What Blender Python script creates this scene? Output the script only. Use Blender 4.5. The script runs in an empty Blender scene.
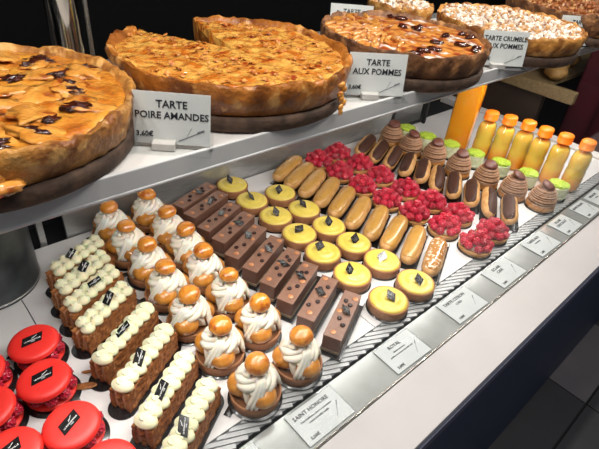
import bpy, bmesh, math, random
from mathutils import Vector, Matrix, noise, Euler
PI = math.pi
rnd = random.Random(7)
S = bpy.context.scene
COL = S.collection

# ------------------------------------------------------------------ camera, world, light, exposure
cam = bpy.data.cameras.new('camera'); cam_o = bpy.data.objects.new('camera', cam); COL.objects.link(cam_o)
R3 = Matrix(((0.7432562, 0.3287460, -0.5826631), (-0.6625614, 0.4823180, -0.5730460), (0.0926423, 0.8119701, 0.5763003)))
M = R3.to_4x4(); M.translation = Vector((0, 0, 0.66)); cam_o.matrix_world = M
cam.sensor_width = 36.0; cam.lens = 482.25 / 599 * 36.0; cam.clip_start = 0.02; cam.clip_end = 60
S.camera = cam_o
S.view_settings.view_transform = 'Standard'; S.view_settings.look = 'None'
S.view_settings.gamma = 1.0; S.view_settings.use_curve_mapping = False
S.view_settings.exposure = 0.0
W = bpy.data.worlds.new('world'); S.world = W; W.use_nodes = True
W.node_tree.nodes['Background'].inputs[0].default_value = (0.75, 0.82, 1.0, 1)
W.node_tree.nodes['Background'].inputs[1].default_value = 0.10

def area(name, loc, size, power, color, target=None, rot=(0, 0, 0)):
    l = bpy.data.lights.new(name, 'AREA'); l.shape = 'RECTANGLE'; l.size = size[0]; l.size_y = size[1]
    l.energy = power; l.color = color
    o = bpy.data.objects.new(name, l); COL.objects.link(o); o.location = loc
    if target: o.rotation_euler = (Vector(target) - Vector(loc)).to_track_quat('-Z', 'Y').to_euler()
    else: o.rotation_euler = rot
    return o
# case lamp along the top front edge of the case, strip lamp under the shelf, ceiling lamps of the shop
for k in range(11):
    area('case_lamp', (-0.35 + .24 * k, 0.36, 1.02), (0.035, 0.035), 1.42, (1.0, 0.94, 0.86), (-0.35 + .24 * k, 0.62, 0.3))
area('shelf_strip_lamp', (0.95, 0.472, 0.348), (1.9, 0.02), 5.8, (1.0, 0.97, 0.93), (0.95, 0.62, 0.0))
area('ceiling_lamp', (0.9, -0.5, 2.3), (1.8, 0.5), 24.0, (1.0, 0.95, 0.9), (0.7, 0.5, 0.0))

# ------------------------------------------------------------------ materials
def lin(h):
    h = h.lstrip('#'); c = [int(h[i:i+2], 16) / 255 for i in (0, 2, 4)]
    return tuple([(x / 12.92 if x <= .04045 else ((x + .055) / 1.055) ** 2.4) for x in c]) + (1,)
def setin(b, n, v):
    if n in b.inputs: b.inputs[n].default_value = v
def mat(name, c1, c2=None, scale=60, rough=.5, bump=0.0, bscale=None, coat=0, metal=0, sss=0, spec=.5, lo=.35, hi=.65, c3=None, t3=(.6, .7), s3=20, detail=4, trans=0, stretch=None, crough=.08):
    m = bpy.data.materials.new(name); m.use_nodes = True; nt = m.node_tree; b = nt.nodes['Principled BSDF']
    c1 = lin(c1) if isinstance(c1, str) else c1
    setin(b, 'Base Color', c1); setin(b, 'Roughness', rough); setin(b, 'Metallic', metal)
    setin(b, 'Coat Weight', coat); setin(b, 'Coat Roughness', crough); setin(b, 'Specular IOR Level', spec)
    setin(b, 'Transmission Weight', trans)
    if sss: setin(b, 'Subsurface Weight', sss); setin(b, 'Subsurface Radius', (.004, .002, .001)); setin(b, 'Subsurface Scale', 1.0)
    tc = nt.nodes.new('ShaderNodeTexCoord'); src = tc.outputs['Object']
    if stretch:
        mp = nt.nodes.new('ShaderNodeMapping'); mp.inputs['Scale'].default_value = stretch
        nt.links.new(src, mp.inputs[0]); src = mp.outputs[0]
    if c2:
        n = nt.nodes.new('ShaderNodeTexNoise'); n.inputs['Scale'].default_value = scale; n.inputs['Detail'].default_value = detail
        nt.links.new(src, n.inputs['Vector'])
        r = nt.nodes.new('ShaderNodeValToRGB'); r.color_ramp.elements[0].position = lo; r.color_ramp.elements[1].position = hi
        r.color_ramp.elements[0].color = c1; r.color_ramp.elements[1].color = lin(c2)
        nt.links.new(n.outputs[0], r.inputs[0]); out = r.outputs[0]
        if c3:
            n3 = nt.nodes.new('ShaderNodeTexNoise'); n3.inputs['Scale'].default_value = s3; n3.inputs['Detail'].default_value = 3
            nt.links.new(src, n3.inputs['Vector'])
            r3 = nt.nodes.new('ShaderNodeMapRange'); r3.inputs[1].default_value = t3[0]; r3.inputs[2].default_value = t3[1]
            nt.links.new(n3.outputs[0], r3.inputs[0])
            mx = nt.nodes.new('ShaderNodeMix'); mx.data_type = 'RGBA'; nt.links.new(r3.outputs[0], mx.inputs[0])
            nt.links.new(out, mx.inputs[6]); mx.inputs[7].default_value = lin(c3); out = mx.outputs[2]
        nt.links.new(out, b.inputs['Base Color'])
    if bump:
        n2 = nt.nodes.new('ShaderNodeTexNoise'); n2.inputs['Scale'].default_value = bscale or scale; n2.inputs['Detail'].default_value = 5
        nt.links.new(src, n2.inputs['Vector'])
        bp = nt.nodes.new('ShaderNodeBump'); bp.inputs['Strength'].default_value = 1.0; bp.inputs['Distance'].default_value = bump
        nt.links.new(n2.outputs[0], bp.inputs['Height']); nt.links.new(bp.outputs[0], b.inputs['Normal']); nt.links.new(bp.outputs[0], b.inputs['Coat Normal'])
    return m
def emis(name, c, s):
    m = bpy.data.materials.new(name); m.use_nodes = True; b = m.node_tree.nodes['Principled BSDF']
    setin(b, 'Base Color', (0, 0, 0, 1)); setin(b, 'Emission Color', c); setin(b, 'Emission Strength', s); return m
def glassy(name, tint=(1, 1, 1, 1), ior=1.45, rough=.02, floor=0.0):
    m = bpy.data.materials.new(name); m.use_nodes = True; nt = m.node_tree; nt.nodes.clear()
    o = nt.nodes.new('ShaderNodeOutputMaterial'); t = nt.nodes.new('ShaderNodeBsdfTransparent'); t.inputs[0].default_value = tint
    g = nt.nodes.new('ShaderNodeBsdfGlossy'); g.inputs['Roughness'].default_value = rough
    f = nt.nodes.new('ShaderNodeFresnel'); f.inputs[0].default_value = ior
    a = nt.nodes.new('ShaderNodeMath'); a.operation = 'ADD'; a.inputs[1].default_value = floor; nt.links.new(f.outputs[0], a.inputs[0])
    ge = nt.nodes.new('ShaderNodeNewGeometry'); inv = nt.nodes.new('ShaderNodeMath'); inv.operation = 'SUBTRACT'; inv.inputs[0].default_value = 1.0; nt.links.new(ge.outputs['Backfacing'], inv.inputs[1])
    pr = nt.nodes.new('ShaderNodeMath'); pr.operation = 'MULTIPLY'; nt.links.new(a.outputs[0], pr.inputs[0]); nt.links.new(inv.outputs[0], pr.inputs[1]); a = pr
    mx = nt.nodes.new('ShaderNodeMixShader'); nt.links.new(a.outputs[0], mx.inputs[0]); nt.links.new(t.outputs[0], mx.inputs[1]); nt.links.new(g.outputs[0], mx.inputs[2])
    nt.links.new(mx.outputs[0], o.inputs[0]); return m

white_deck = mat('white_deck', '#dcdad8', '#d2d0d0', 8, .35)
shelf_white = mat('shelf_white', '#dcd8d4', '#d2cecc', 10, .3)
steel = mat('brushed_steel', '#b4b4b2', '#a2a2a0', 30, .3, metal=.7, stretch=(1, 1, 12))
steel_light = mat('satin_steel', '#b9bcbb', '#a8abaa', 30, .33, metal=.85)
chrome = mat('chrome', '#c9c2ba', None, rough=.08, metal=1)
shelf_edge = mat('shelf_edge_grey', '#d2d1d0', '#c8c7c7', 12, .4)
grille_mat = mat('grille_grey', '#aeb0b0', '#9fa1a2', 30, .4, metal=.2)
dark_gap = mat('dark_gap', '#1c1d1f', rough=.7)
strip_mat = mat('price_channel', '#aeb1ae', '#9fa29f', 14, .25, metal=.35, coat=.6)
counter_mat = mat('counter_laminate', '#cbc7c6', '#c3bfbe', 6, .35)
counter_edge = mat('counter_edge', '#5c6072', rough=.4)
navy = mat('navy_panel', '#2b3650', '#2e3a55', 3, .45)
floor_mat = mat('dark_floor_tile', '#3c3b3e', '#444346', 4, .5)
floor_light = mat('light_floor_tile', '#746f70', '#69656a', 5, .5)
grout = mat('grout', '#222224', rough=.8)
black_wall = mat('black_wall', '#050506', '#040405', 3, .8, spec=.2)
brown_dark = mat('dark_side', '#4a3b30', '#3a2e28', 3, .6)
galv = mat('galvanised_dark', '#3b4043', '#54585a', 22, .35, metal=.6, c3='#8a6248', t3=(.68, .8), s3=14)
glass_mat = glassy('case_glass', (.985, .99, .988, 1), 1.12, .03)
acrylic = glassy('acrylic', (.96, .97, .97, 1), 1.4, .05, .03)
bottle_plastic = glassy('bottle_plastic', (.98, .97, .93, 1), 1.4, .06, .02)
frosted = mat('frosted_acrylic', '#c9c6c2', '#b9b5b0', 30, .3, coat=.6)
card = mat('black_card', '#121214', '#19191b', 30, .25, coat=.4)
paper = mat('sign_paper', '#f6f5f2', '#f0efed', 20, .5)
paper_tag = mat('tag_paper', '#e8e9e8', '#dfe1e0', 20, .4, coat=.3)
paper_shade = mat('sign_paper_grey', '#b9b6b4', rough=.5)
ink = mat('ink', '#2b2b30', rough=.6)
ink_soft = mat('ink_soft', '#6a6c70', rough=.6)
white_ink = mat('white_ink', '#e8e8e8', rough=.6)
silver_ink = mat('silver_ink', '#a9b4b8', rough=.25, metal=.6)

caramel = mat('caramel', '#c8771c', '#dc9638', 70, .22, coat=.9, c3='#a8520f', t3=(.5, .66), s3=60, bump=.0006, bscale=260)
choux = mat('choux', '#b56f1e', '#d0903c', 70, .3, coat=.5, c3='#8c4a14', t3=(.52, .7), s3=30, bump=.0012, bscale=120)
cream = mat('cream', '#ece5d6', '#e5dccb', 40, .42, sss=.3)
cream_pale = mat('cream_pale', '#e4e0c0', '#dcd7ae', 40, .4, sss=.3)
tart_crust = mat('tart_crust', '#935f3c', '#a8744a', 90, .6, bump=.0006, bscale=300)
tart_crust_pale = mat('tart_crust_pale', '#b67f45', '#c89355', 90, .6, bump=.0006, bscale=300)
lemon = mat('lemon_cream', '#d6bc4a', '#dcc65c', 60, .34, coat=.25)
plaque = mat('choc_plaque', '#25201f', '#4a4744', 160, .2, coat=.6, lo=.5, hi=.62)
mousse = mat('chocolate_mousse', '#6c4a3c', '#624235', 120, .45, sss=.05)
mousse_top = mat('chocolate_top', '#82604f', '#785646', 120, .4)
biscuit = mat('biscuit', '#9b8b74', '#7d6a55', 300, .7, bump=.001)
bean = mat('dark_bead', '#2a1411', rough=.35, coat=.15, spec=.3)
copper = mat('copper_disc', '#b5774c', '#c48a60', 90, .35, metal=.2)
dough = mat('eclair_dough', '#cd9f66', '#b8874c', 70, .55, bump=.0009, bscale=160, c3='#8a5a2a', t3=(.6, .75), s3=30)
glaze = mat('caramel_glaze', '#a97a34', '#b98c44', 50, .28, coat=.3, c3='#8e632c', t3=(.6, .72), s3=50)
choc_glaze = mat('chocolate_glaze', '#3c231a', '#482b20', 60, .5, spec=.25)
sugar_gloss = mat('glossy_sugar', '#a9712e', '#e8dcc6', 150, .12, coat=1, lo=.52, hi=.64)
rasp = mat('raspberry', '#b01030', '#c21c3a', 120, .35, coat=.3)
rasp_in = mat('raspberry_inside', '#c8323e', rough=.5)
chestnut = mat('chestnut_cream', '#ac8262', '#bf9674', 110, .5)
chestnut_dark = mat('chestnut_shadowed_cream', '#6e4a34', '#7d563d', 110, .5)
choc_disc = mat('chestnut_disc', '#5d3329', '#714337', 200, .4, bump=.0007, bscale=400)
choux_base = mat('golden_base', '#c08544', '#a4682c', 80, .55, bump=.001, bscale=200)
pista_cream = mat('pistachio_cream', '#dfe0c0', '#ccd2a4', 90, .5, sss=.15)
lime = mat('lime_crumbs', '#8fae20', '#c4dc50', 160, .5, lo=.3, hi=.7)
mac_red = mat('macaron_red', '#e62c26', '#ea342c', 40, .42, c3='#c81c1a', t3=(.66, .74), s3=120)
puff = mat('puff_pastry', '#a5672f', '#7d4520', 130, .7, bump=.002, bscale=260, c3='#c98f58', t3=(.55, .7), s3=90)
puff_cream = mat('slice_filling', '#cf9f7c', '#bf8660', 90, .5)
orange_cap = mat('orange_cap', '#ff8a16', rough=.4)
bread = mat('bread', '#a57f48', '#86602e', 30, .6, bump=.002)
wood = mat('wood', '#85714f', '#6f5c3e', 20, .5, stretch=(1, 8, 8))
red_cloth = mat('red_cloth', '#6e2430', '#58202a', 5, .8)
grey_metal_paint = mat('painted_grey', '#5a5c60', rough=.4)
bulb = emis('led', (1, .95, .88, 1), 14.0)

def juice_mat(name, z0, z1, lowc, highc):
    m = bpy.data.materials.new(name); m.use_nodes = True; nt = m.node_tree; b = nt.nodes['Principled BSDF']
    tc = nt.nodes.new('ShaderNodeTexCoord'); sp = nt.nodes.new('ShaderNodeSeparateXYZ'); nt.links.new(tc.outputs['Object'], sp.inputs[0])
    n = nt.nodes.new('ShaderNodeTexNoise'); n.inputs['Scale'].default_value = 30; nt.links.new(tc.outputs['Object'], n.inputs['Vector'])
    ma = nt.nodes.new('ShaderNodeMath'); ma.operation = 'MULTIPLY_ADD'; ma.inputs[1].default_value = .03; nt.links.new(n.outputs[0], ma.inputs[0]); nt.links.new(sp.outputs[2], ma.inputs[2])
    mr = nt.nodes.new('ShaderNodeMapRange'); mr.inputs[1].default_value = z0; mr.inputs[2].default_value = z1; nt.links.new(ma.outputs[0], mr.inputs[0])
    mx = nt.nodes.new('ShaderNodeMix'); mx.data_type = 'RGBA'; nt.links.new(mr.outputs[0], mx.inputs[0]); mx.inputs[6].default_value = lin(lowc); mx.inputs[7].default_value = lin(highc)
    nt.links.new(mx.outputs[2], b.inputs['Base Color']); setin(b, 'Roughness', .2); setin(b, 'Subsurface Weight', .6); setin(b, 'Subsurface Radius', (.03, .015, .005)); setin(b, 'Subsurface Scale', 1.0); setin(b, 'Coat Weight', .5)
    return m
juice = juice_mat('orange_juice', .03, .075, '#f5a02a', '#efca5a')
juice_big = juice_mat('orange_juice_deep', .02, .3, '#f09a18', '#eda41c')

# ------------------------------------------------------------------ mesh helpers
def empty(name, loc=(0, 0, 0), rz=0.0):
    o = bpy.data.objects.new(name, None); COL.objects.link(o); o.location = loc; o.rotation_euler = (0, 0, rz); o.empty_display_size = .02; return o
def tag(o, label=None, cat=None, group=None, kind=None):
    if label: o['label'] = label
    if cat: o['category'] = cat
    if group: o['group'] = group
    if kind: o['kind'] = kind
    return o
def obj(name, bm, m, parent=None, smooth=True, loc=None, rot=None, mats=None):
    bmesh.ops.recalc_face_normals(bm, faces=bm.faces)
    me = bpy.data.meshes.new(name); bm.to_mesh(me); bm.free()
    if smooth:
        for p in me.polygons: p.use_smooth = True
    for x in (mats or [m]): me.materials.append(x)
    o = bpy.data.objects.new(name, me); COL.objects.link(o)
    if parent: o.parent = parent
    if loc is not None: o.location = loc
    if rot is not None: o.rotation_euler = rot
    return o
def sharp(o, ang=40):
    me = o.data
    try: me.set_sharp_from_angle(angle=math.radians(ang))
    except Exception: pass
    return o
def copy_tree(o, parent=None, loc=None, rz=None):
    c = o.copy(); COL.objects.link(c); c.parent = parent
    if loc is not None: c.location = loc
    if rz is not None: c.rotation_euler = (0, 0, rz)
    for ch in list(o.children): copy_tree(ch, c)
    return c
def box(bm, c, s, rot=None, bev=0.0, seg=2):
    r = bmesh.ops.create_cube(bm, size=1.0); vs = r['verts']
    for v in vs: v.co = Vector((v.co.x * s[0], v.co.y * s[1], v.co.z * s[2]))
    if bev:
        es = list({e for v in vs for e in v.link_edges})
        rb = bmesh.ops.bevel(bm, geom=es, offset=bev, segments=seg, profile=.5, affect='EDGES')
        vs = list({v for f in rb['faces'] for v in f.verts} | {v for v in vs if v.is_valid})
    if rot: 
        E_ = Euler(rot).to_matrix()
        for v in vs: v.co = E_ @ v.co
    for v in vs: v.co += Vector(c)
    return vs
def mbox(c, s, rot=None, bev=0.0):
    bm = bmesh.new(); box(bm, c, s, rot, bev); return bm
def span(x0, x1, y0, y1, z0, z1, bev=0.0):
    return mbox(((x0+x1)/2, (y0+y1)/2, (z0+z1)/2), (abs(x1-x0), abs(y1-y0), abs(z1-z0)), None, bev)
def lathe(bm, prof, n=32, rfun=None, zfun=None, a0=0.0, a1=2*PI, closed=False):
    """revolve (r,z) profile; closed profile => ring solid. partial angles get end caps"""
    full = abs(a1 - a0 - 2 * PI) < 1e-6
    cnt = n if full else n + 1
    rings = []
    for i in range(cnt):
        a = a0 + (a1 - a0) * i / n; ring = []
        for j, (r, z) in enumerate(prof):
            rr = r * (rfun(a, j) if rfun else 1); zz = z + (zfun(a, j) if zfun else 0)
            ring.append(bm.verts.new((rr * math.cos(a), rr * math.sin(a), zz)))
        rings.append(ring)
    m = len(prof)
    for i in range(n if not full else n):
        A = rings[i]; B = rings[(i + 1) % cnt]
        for j in range(m if closed else m - 1):
            k = (j + 1) % m
            try: bm.faces.new((A[j], B[j], B[k], A[k]))
            except ValueError: pass
    if not full:
        for ring in (rings[0], rings[-1]):
            try: bm.faces.new(ring)
            except ValueError: pass
    elif not closed:
        for j in (0, m - 1):
            if prof[j][0] > 1e-6:
                try: bm.faces.new([r[j] for r in rings])
                except ValueError: pass
    bmesh.ops.remove_doubles(bm, verts=bm.verts, dist=1e-6)
    return bm
def disc(r, h, z=0, n=40, bev=.0004):
    bm = bmesh.new(); lathe(bm, [(0, z), (r - bev, z), (r, z + bev), (r, z + h - bev), (r - bev, z + h), (0, z + h)], n); return bm
def tube(bm, pts, r, n=6, cap=True):
    """sweep circle radius r (float or list) along pts"""
    rings = []; up = Vector((0, 0, 1)); N = len(pts)
    P = [Vector(p) for p in pts]
    for i, p in enumerate(P):
        t = (P[min(i+1, N-1)] - P[max(i-1, 0)])
        if t.length < 1e-9: t = Vector((1, 0, 0))
        t.normalize(); s = t.cross(up)
        if s.length < 1e-3: s = t.cross(Vector((1, 0, 0)))
        s.normalize(); u = s.cross(t)
        rr = r[i] if isinstance(r, (list, tuple)) else r
        rings.append([bm.verts.new(p + (s * math.cos(2*PI*k/n) + u * math.sin(2*PI*k/n)) * rr) for k in range(n)])
    for a, b in zip(rings, rings[1:]):
        for k in range(n): bm.faces.new((a[k], a[(k+1) % n], b[(k+1) % n], b[k]))
    if cap: bm.faces.new(rings[0][::-1]); bm.faces.new(rings[-1])
def ball(bm, c, s, sub=2, amp=0.0, freq=60, seed=0, rot=None, fn=None):
    r = bmesh.ops.create_icosphere(bm, subdivisions=sub, radius=1.0); E_ = Euler(rot).to_matrix() if rot else None
    for v in r['verts']:
        d = v.co.normalized()
        k = 1 + (amp * noise.noise(d * freq + Vector((seed, seed*2.3, 0))) if amp else 0)
        p = Vector((d.x * s[0] * k, d.y * s[1] * k, d.z * s[2] * k))
        if fn: p = fn(p, d)
        if E_: p = E_ @ p
        v.co = p + Vector(c)
    return r['verts']
def text_bm(txt, size, align='CENTER', depth=.0003, shear=0.0):
    cu = bpy.data.curves.new('txt', 'FONT'); cu.body = txt; cu.size = size; cu.align_x = align; cu.align_y = 'CENTER'; cu.extrude = depth; cu.resolution_u = 2; cu.offset = size * .012; cu.shear = shear
    o = bpy.data.objects.new('txt', cu); COL.objects.link(o)
    dg = bpy.context.evaluated_depsgraph_get(); dg.update()
    me = bpy.data.meshes.new_from_object(o.evaluated_get(dg)); bm = bmesh.new(); bm.from_mesh(me)
    bpy.data.objects.remove(o); bpy.data.meshes.remove(me); bpy.data.curves.remove(cu)
    return bm
def merge(dst, src, mtx=None):
    me = bpy.data.meshes.new('t'); src.to_mesh(me); src.free()
    if mtx: me.transform(mtx)
    dst.from_mesh(me); bpy.data.meshes.remove(me)
ORD = ['first', 'second', 'third', 'fourth', 'fifth', 'sixth', 'seventh', 'eighth', 'ninth', 'tenth', 'eleventh', 'twelfth', 'thirteenth']

# ------------------------------------------------------------------ setting
tag(obj('floor', span(-2.5, 6, -2.5, 4, -.80, -.762), grout, smooth=False), kind='structure')
bmA = bmesh.new(); bmB = bmesh.new()
for i in range(-4, 12):
    for j in range(-5, 1):
        x = i * .45 + .20; y = j * .45
        light = i == 3 and j == 0
        box(bmB if light else bmA, (x + .225, y + .225, -.7585), (.444, .444, .011), None, .002, 1)
tag(obj('floor_2', bmA, floor_mat, smooth=False), kind='structure'); tag(obj('floor_3', bmB, floor_light, smooth=False), kind='structure')
tag(obj('wall_back', span(-2.5, 6, 1.75, 1.85, -.75, 2.6), black_wall, smooth=False), kind='structure')
tag(obj('wall_right', span(5.9, 6, -2.5, 1.75, -.75, 2.6), brown_dark, smooth=False), kind='structure')
tag(obj('trim_1', span(-.6, .75, 1.72, 1.749, .33, .345, .003), grey_metal_paint, smooth=False), kind='structure')

# ------------------------------------------------------------------ display case
case = empty('display_case', (0, 0, -.75)); tag(case, 'long refrigerated pastry case with white counter, navy front and steel rail', 'display case')
def cpart(name, bm, m, smooth=False, parent=None, label=None):
    ow = parent or OWNER.get(name, case)
    o = obj(name, bm, m, None, smooth); o.parent = ow
    o.matrix_parent_inverse = Matrix.Identity(4)
    p = ow.location
    if parent is None: o.location = -p
    if label: o['label'] = label
    return o
X0, X1 = -.55, 1.75
shelf_unit = empty('upper_shelf', (.8, .62, .366)); tag(shelf_unit, 'long white upper shelf with grey metal edge carrying the big tarts', 'shelf')
glass_unit = empty('front_glass', (1.3, .3, 0)); tag(glass_unit, 'clear upright glass pane along the front of the pastry deck', 'glass')
rear_unit = empty('rear_partition', (.7, .92, -.02)); tag(rear_unit, 'brushed steel partition closing the back of the pastry deck', 'partition')
post_unit = empty('support_post', (.265, .816, .364)); tag(post_unit, 'thick chrome support post rising behind the leftmost tart', 'post')
OWNER = {'shelf': shelf_unit, 'shelf_edge': shelf_unit, 'edge_bead': shelf_unit, 'light_strip': shelf_unit, 'lamp_dot': shelf_unit, 'chrome_post': post_unit, 'thin_post': post_unit,
         'glass_front': glass_unit, 'back_panel': rear_unit, 'back_recess': rear_unit, 'back_post': rear_unit, 'bracket_post': rear_unit, 'bracket_foot': rear_unit, 'rear_rod': rear_unit}
cpart('front_panel', span(X0, 3.2, .137, .16, -.74, -.035), navy, label='navy front panel')
cpart('plinth', span(X0, X1 + .05, .16, 1.0, -.75, -.66), dark_gap)
cpart('countertop', span(X0, 3.2, .135, .224, -.012, 0, .001), counter_mat, label='white countertop')
cpart('counter_edge', span(X0, 3.2, .131, .16, -.035, -.0125, .001), counter_edge, label='grey edge band')
cpart('price_channel', span(X0, 3.2, .2255, .296, -.02, -.001, .001), strip_mat, label='glossy grey price channel')
bm = bmesh.new(); tube(bm, [(X0, .2262, .0015), (3.2, .2262, .0015)], .0016, 6); cpart('channel_lip', bm, chrome, True)
cpart('grille_tray', span(X0, 3.2, .3035, .3285, -.02, -.0045), grey_metal_paint)
bm = bmesh.new(); x = X0 + .02
while x < X1 - .01:
    box(bm, (x, .3160, -.0045), (.0068, .064, .004), (0, 0, 1.15), 0); x += .0215
cpart('vent_grille', bm, grille_mat, label='slotted air grille')
seams = [X0, -.3, .09, .565, 1.04, 1.515, X1]
for a, b in zip(seams, seams[1:]):
    for (y0, y1) in ((.3295, .898),):
        cpart('deck_panel', span(a + .0007, b - .0007, y0, y1, -.02, 0, .0006), white_deck)
cpart('back_panel', span(.222, 1.30, .902, .912, -.02, .355), steel, label='brushed steel back panel')
cpart('back_panel', span(1.36, 1.52, .93, .94, -.02, .355), steel)
cpart('back_recess', span(-.5, .222, 1.0, 1.01, -.02, .355), dark_gap)
cpart('back_post', span(.17, .182, .905, .917, -.02, .355), steel)
cpart('base_box', span(X0, X1 + .05, .165, 1.05, -.66, -.022), dark_gap)
cpart('end_ledge', span(X1 + .004, X1 + .05, .33, 1.0, -.02, .006, .002), shelf_white, label='white end ledge')
cpart('bracket_post', span(1.452, 1.462, .868, .878, 0, .36), dark_gap, label='dark shelf bracket')
cpart('bracket_foot', span(1.33, 1.462, .884, .892, 0, .008), dark_gap)
cpart('glass_front', span(X0, 3.2, .2985, .3005 + .002, -.001, 1.05), glass_mat, label='clear front glass')
# shelf
cpart('shelf', span(X0, 1.995, .449, .79, .366, .39, .001), shelf_white, label='white upper shelf')
cpart('shelf_edge', span(X0, 1.995, .443, .4485, .3645, .393, .0015), shelf_edge, label='grey metal shelf edge')
bm = bmesh.new(); tube(bm, [(X0, .4445, .3665), (1.995, .4445, .3665)], .0028, 8); cpart('edge_bead', bm, shelf_edge, True)
bm = bmesh.new(); tube(bm, [(1.30, .958, .402), (2.2, .958, .402)], .004, 8); cpart('rear_rod', bm, chrome, True)
bm = bmesh.new(); tube(bm, [(.265, .816, .364), (.265, .816, 1.2)], .0235, 32); cpart('chrome_post', bm, chrome, True, label='thick chrome post')
bm = bmesh.new(); tube(bm, [(.298, .806, .364), (.298, .806, 1.2)], .0035, 10); cpart('thin_post', bm, steel, True)
ls = cpart('light_strip', span(0, 1.9, .4655, .4785, .355, .3655), grey_metal_paint, label='lamp strip under the shelf')
x = .06
while x < 1.9:
    cpart('lamp_dot', mbox((x, .472, .3542), (.007, .006, .001)), bulb); x += .075

# ------------------------------------------------------------------ dark steel canister at left
can = empty('steel_canister', (.058, .845, 0)); tag(can, 'dark round metal canister standing at the left end of the deck', 'canister')
bm = bmesh.new(); lathe(bm, [(0, 0), (.083, 0), (.086, .003), (.086, .30), (.089, .303), (.089, .312), (.084, .312), (.082, .30), (.082, .01), (0, .01)], 64)
sharp(obj('body', bm, galv, can))
bm = bmesh.new(); lathe(bm, [(.0862, .006), (.0875, .008), (.0862, .010)], 64, closed=False); 
obj('base_seam', bm, steel, can)

# ------------------------------------------------------------------ plaque with brand mark (shared builder)
def plaque_obj(parent, loc, rot, w=.013, h=.011, name='chocolate_plaque', txt=False, bent=0):
    bm = bmesh.new(); box(bm, (0, 0, 0), (w, h, .0008), None, .0002, 1)
    for v in bm.verts: v.co.x += v.co.y * .35
    p = obj(name, bm, plaque if not txt else card, parent, False, loc, rot)
    bm = bmesh.new()
    if txt:
        merge(bm, text_bm('LA ROMAINVILLE', w * .105), Matrix.Translation((0, -h*.12, .0006)))
        merge(bm, text_bm('PARIS', w * .075), Matrix.Translation((0, -h*.30, .0006)))
        tube(bm, [(-w*.02, h*.05, .0006), (w*.12, h*.16, .0006), (w*.28, h*.32, .0006)], .00035, 4)
        tube(bm, [(w*.02, h*.18, .0006), (w*.14, h*.17, .0006)], .00025, 4)
        m = white_ink
    else:
        tube(bm, [(-w*.3, -h*.1, .0006), (0, -h*.02, .0006), (w*.3, h*.05, .0006)], .0005, 4)
        tube(bm, [(-w*.2, -h*.3, .0006), (w*.2, -h*.22, .0006)], .00035, 4)
        tube(bm, [(0, h*.08, .0006), (w*.25, h*.32, .0006)], .0003, 4)
        m = silver_ink
    obj('printed_mark', bm, m, p, False)
    return p

# ------------------------------------------------------------------ choux tart with cream (saint honore)
def make_choux_tart():
    t = empty('choux_cream_tart')
    bm = disc(.043, .0016); box(bm, (-.045, .012, .0008), (.016, .012, .0014), (0, 0, .3), .0003, 1)
    obj('cake_board', bm, card, t); 
    bm = bmesh.new(); lathe(bm, [(0, .0018), (.036, .0018), (.0385, .004), (.0405, .020), (.0395, .0225), (.037, .0215), (.036, .017), (0, .017)], 48)
    obj('pastry_base', bm, tart_crust, t)
    # cream: twisted star-ridged mound
    bm = bmesh.new(); n = 96; prof = []
    for j in range(25):
        u = j / 24; prof.append((.0270 * (1 - u ** 2.2) ** .5 + .002, .024 + .042 * u))
    prof.append((0, .066))
    def rf(a, j):
        u = j / 24; return 1 + .10 * math.cos(9 * a + 7.5 * u) + .03 * math.cos(3 * a + 1.0)
    lathe(bm, prof, n, rf, lambda a, j: .0022 * math.sin(3 * a + .6 * j) if j < 24 else 0)
    cr = obj('cream', bm, cream, t)
    # drooping rosettes
    bm = bmesh.new()
    for k in range(3):
        a = math.radians(-90 + 120 * k + 62)
        for q in range(3):
            pts = []
            for s_ in range(7):
                u = s_ / 6; rr = .016 + .0225 * u ** .8; aa = a + (q - 1.0) * .17 + .55 * (1 - u)
                pts.append((rr * math.cos(aa), rr * math.sin(aa), .064 - .040 * u ** 1.3))
            tube(bm, pts, [.0045, .0052, .0052, .005, .0045, .004, .0028], 8)
    for k in range(7):   # swirl turns under the top puff
        pts = []
        for s_ in range(14):
            u = s_ / 13; aa = 2 * PI * k / 7 + 2.2 * u; rr = .0290 - .0150 * u
            pts.append((rr * math.cos(aa), rr * math.sin(aa), .046 + .021 * u))
        tube(bm, pts, [.0038 + .0030 * math.sin(PI * min(1, i / 9)) for i in range(14)], 8)
    merge_o = obj('cream_swirl', bm, cream, cr)
    for k in range(3):
        a = math.radians(-112 + 120 * k)
        bm = bmesh.new(); ball(bm, (0, 0, 0), (.0212, .0212, .0172), 3, .05, 2.2, k)
        obj('choux_bun', bm, choux, t, loc=(.0228 * math.cos(a), .0228 * math.sin(a), .0330), rot=(.35 * math.sin(a), -.35 * math.cos(a), 0) if False else (0, 0, a))
    bm = bmesh.new(); ball(bm, (0, 0, 0), (.0188, .0188, .0166), 3, .03, 1.8, 9, fn=lambda p, d: Vector((p.x, p.y, p.z * (1 if p.z > 0 else .72))))
    obj('top_bun', bm, caramel, t, loc=(.001, .001, .0785))
    return t
SH = make_choux_tart()
shA = [(.300, .843), (.299, .761), (.304, .687), (.300, .611), (.297, .526), (.300, .437), (.301, .343)]
shB = [(.386, .846), (.388, .762), (.388, .688), (.379, .611), (.379, .527), (.381, .440), (.389, .343)]
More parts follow.
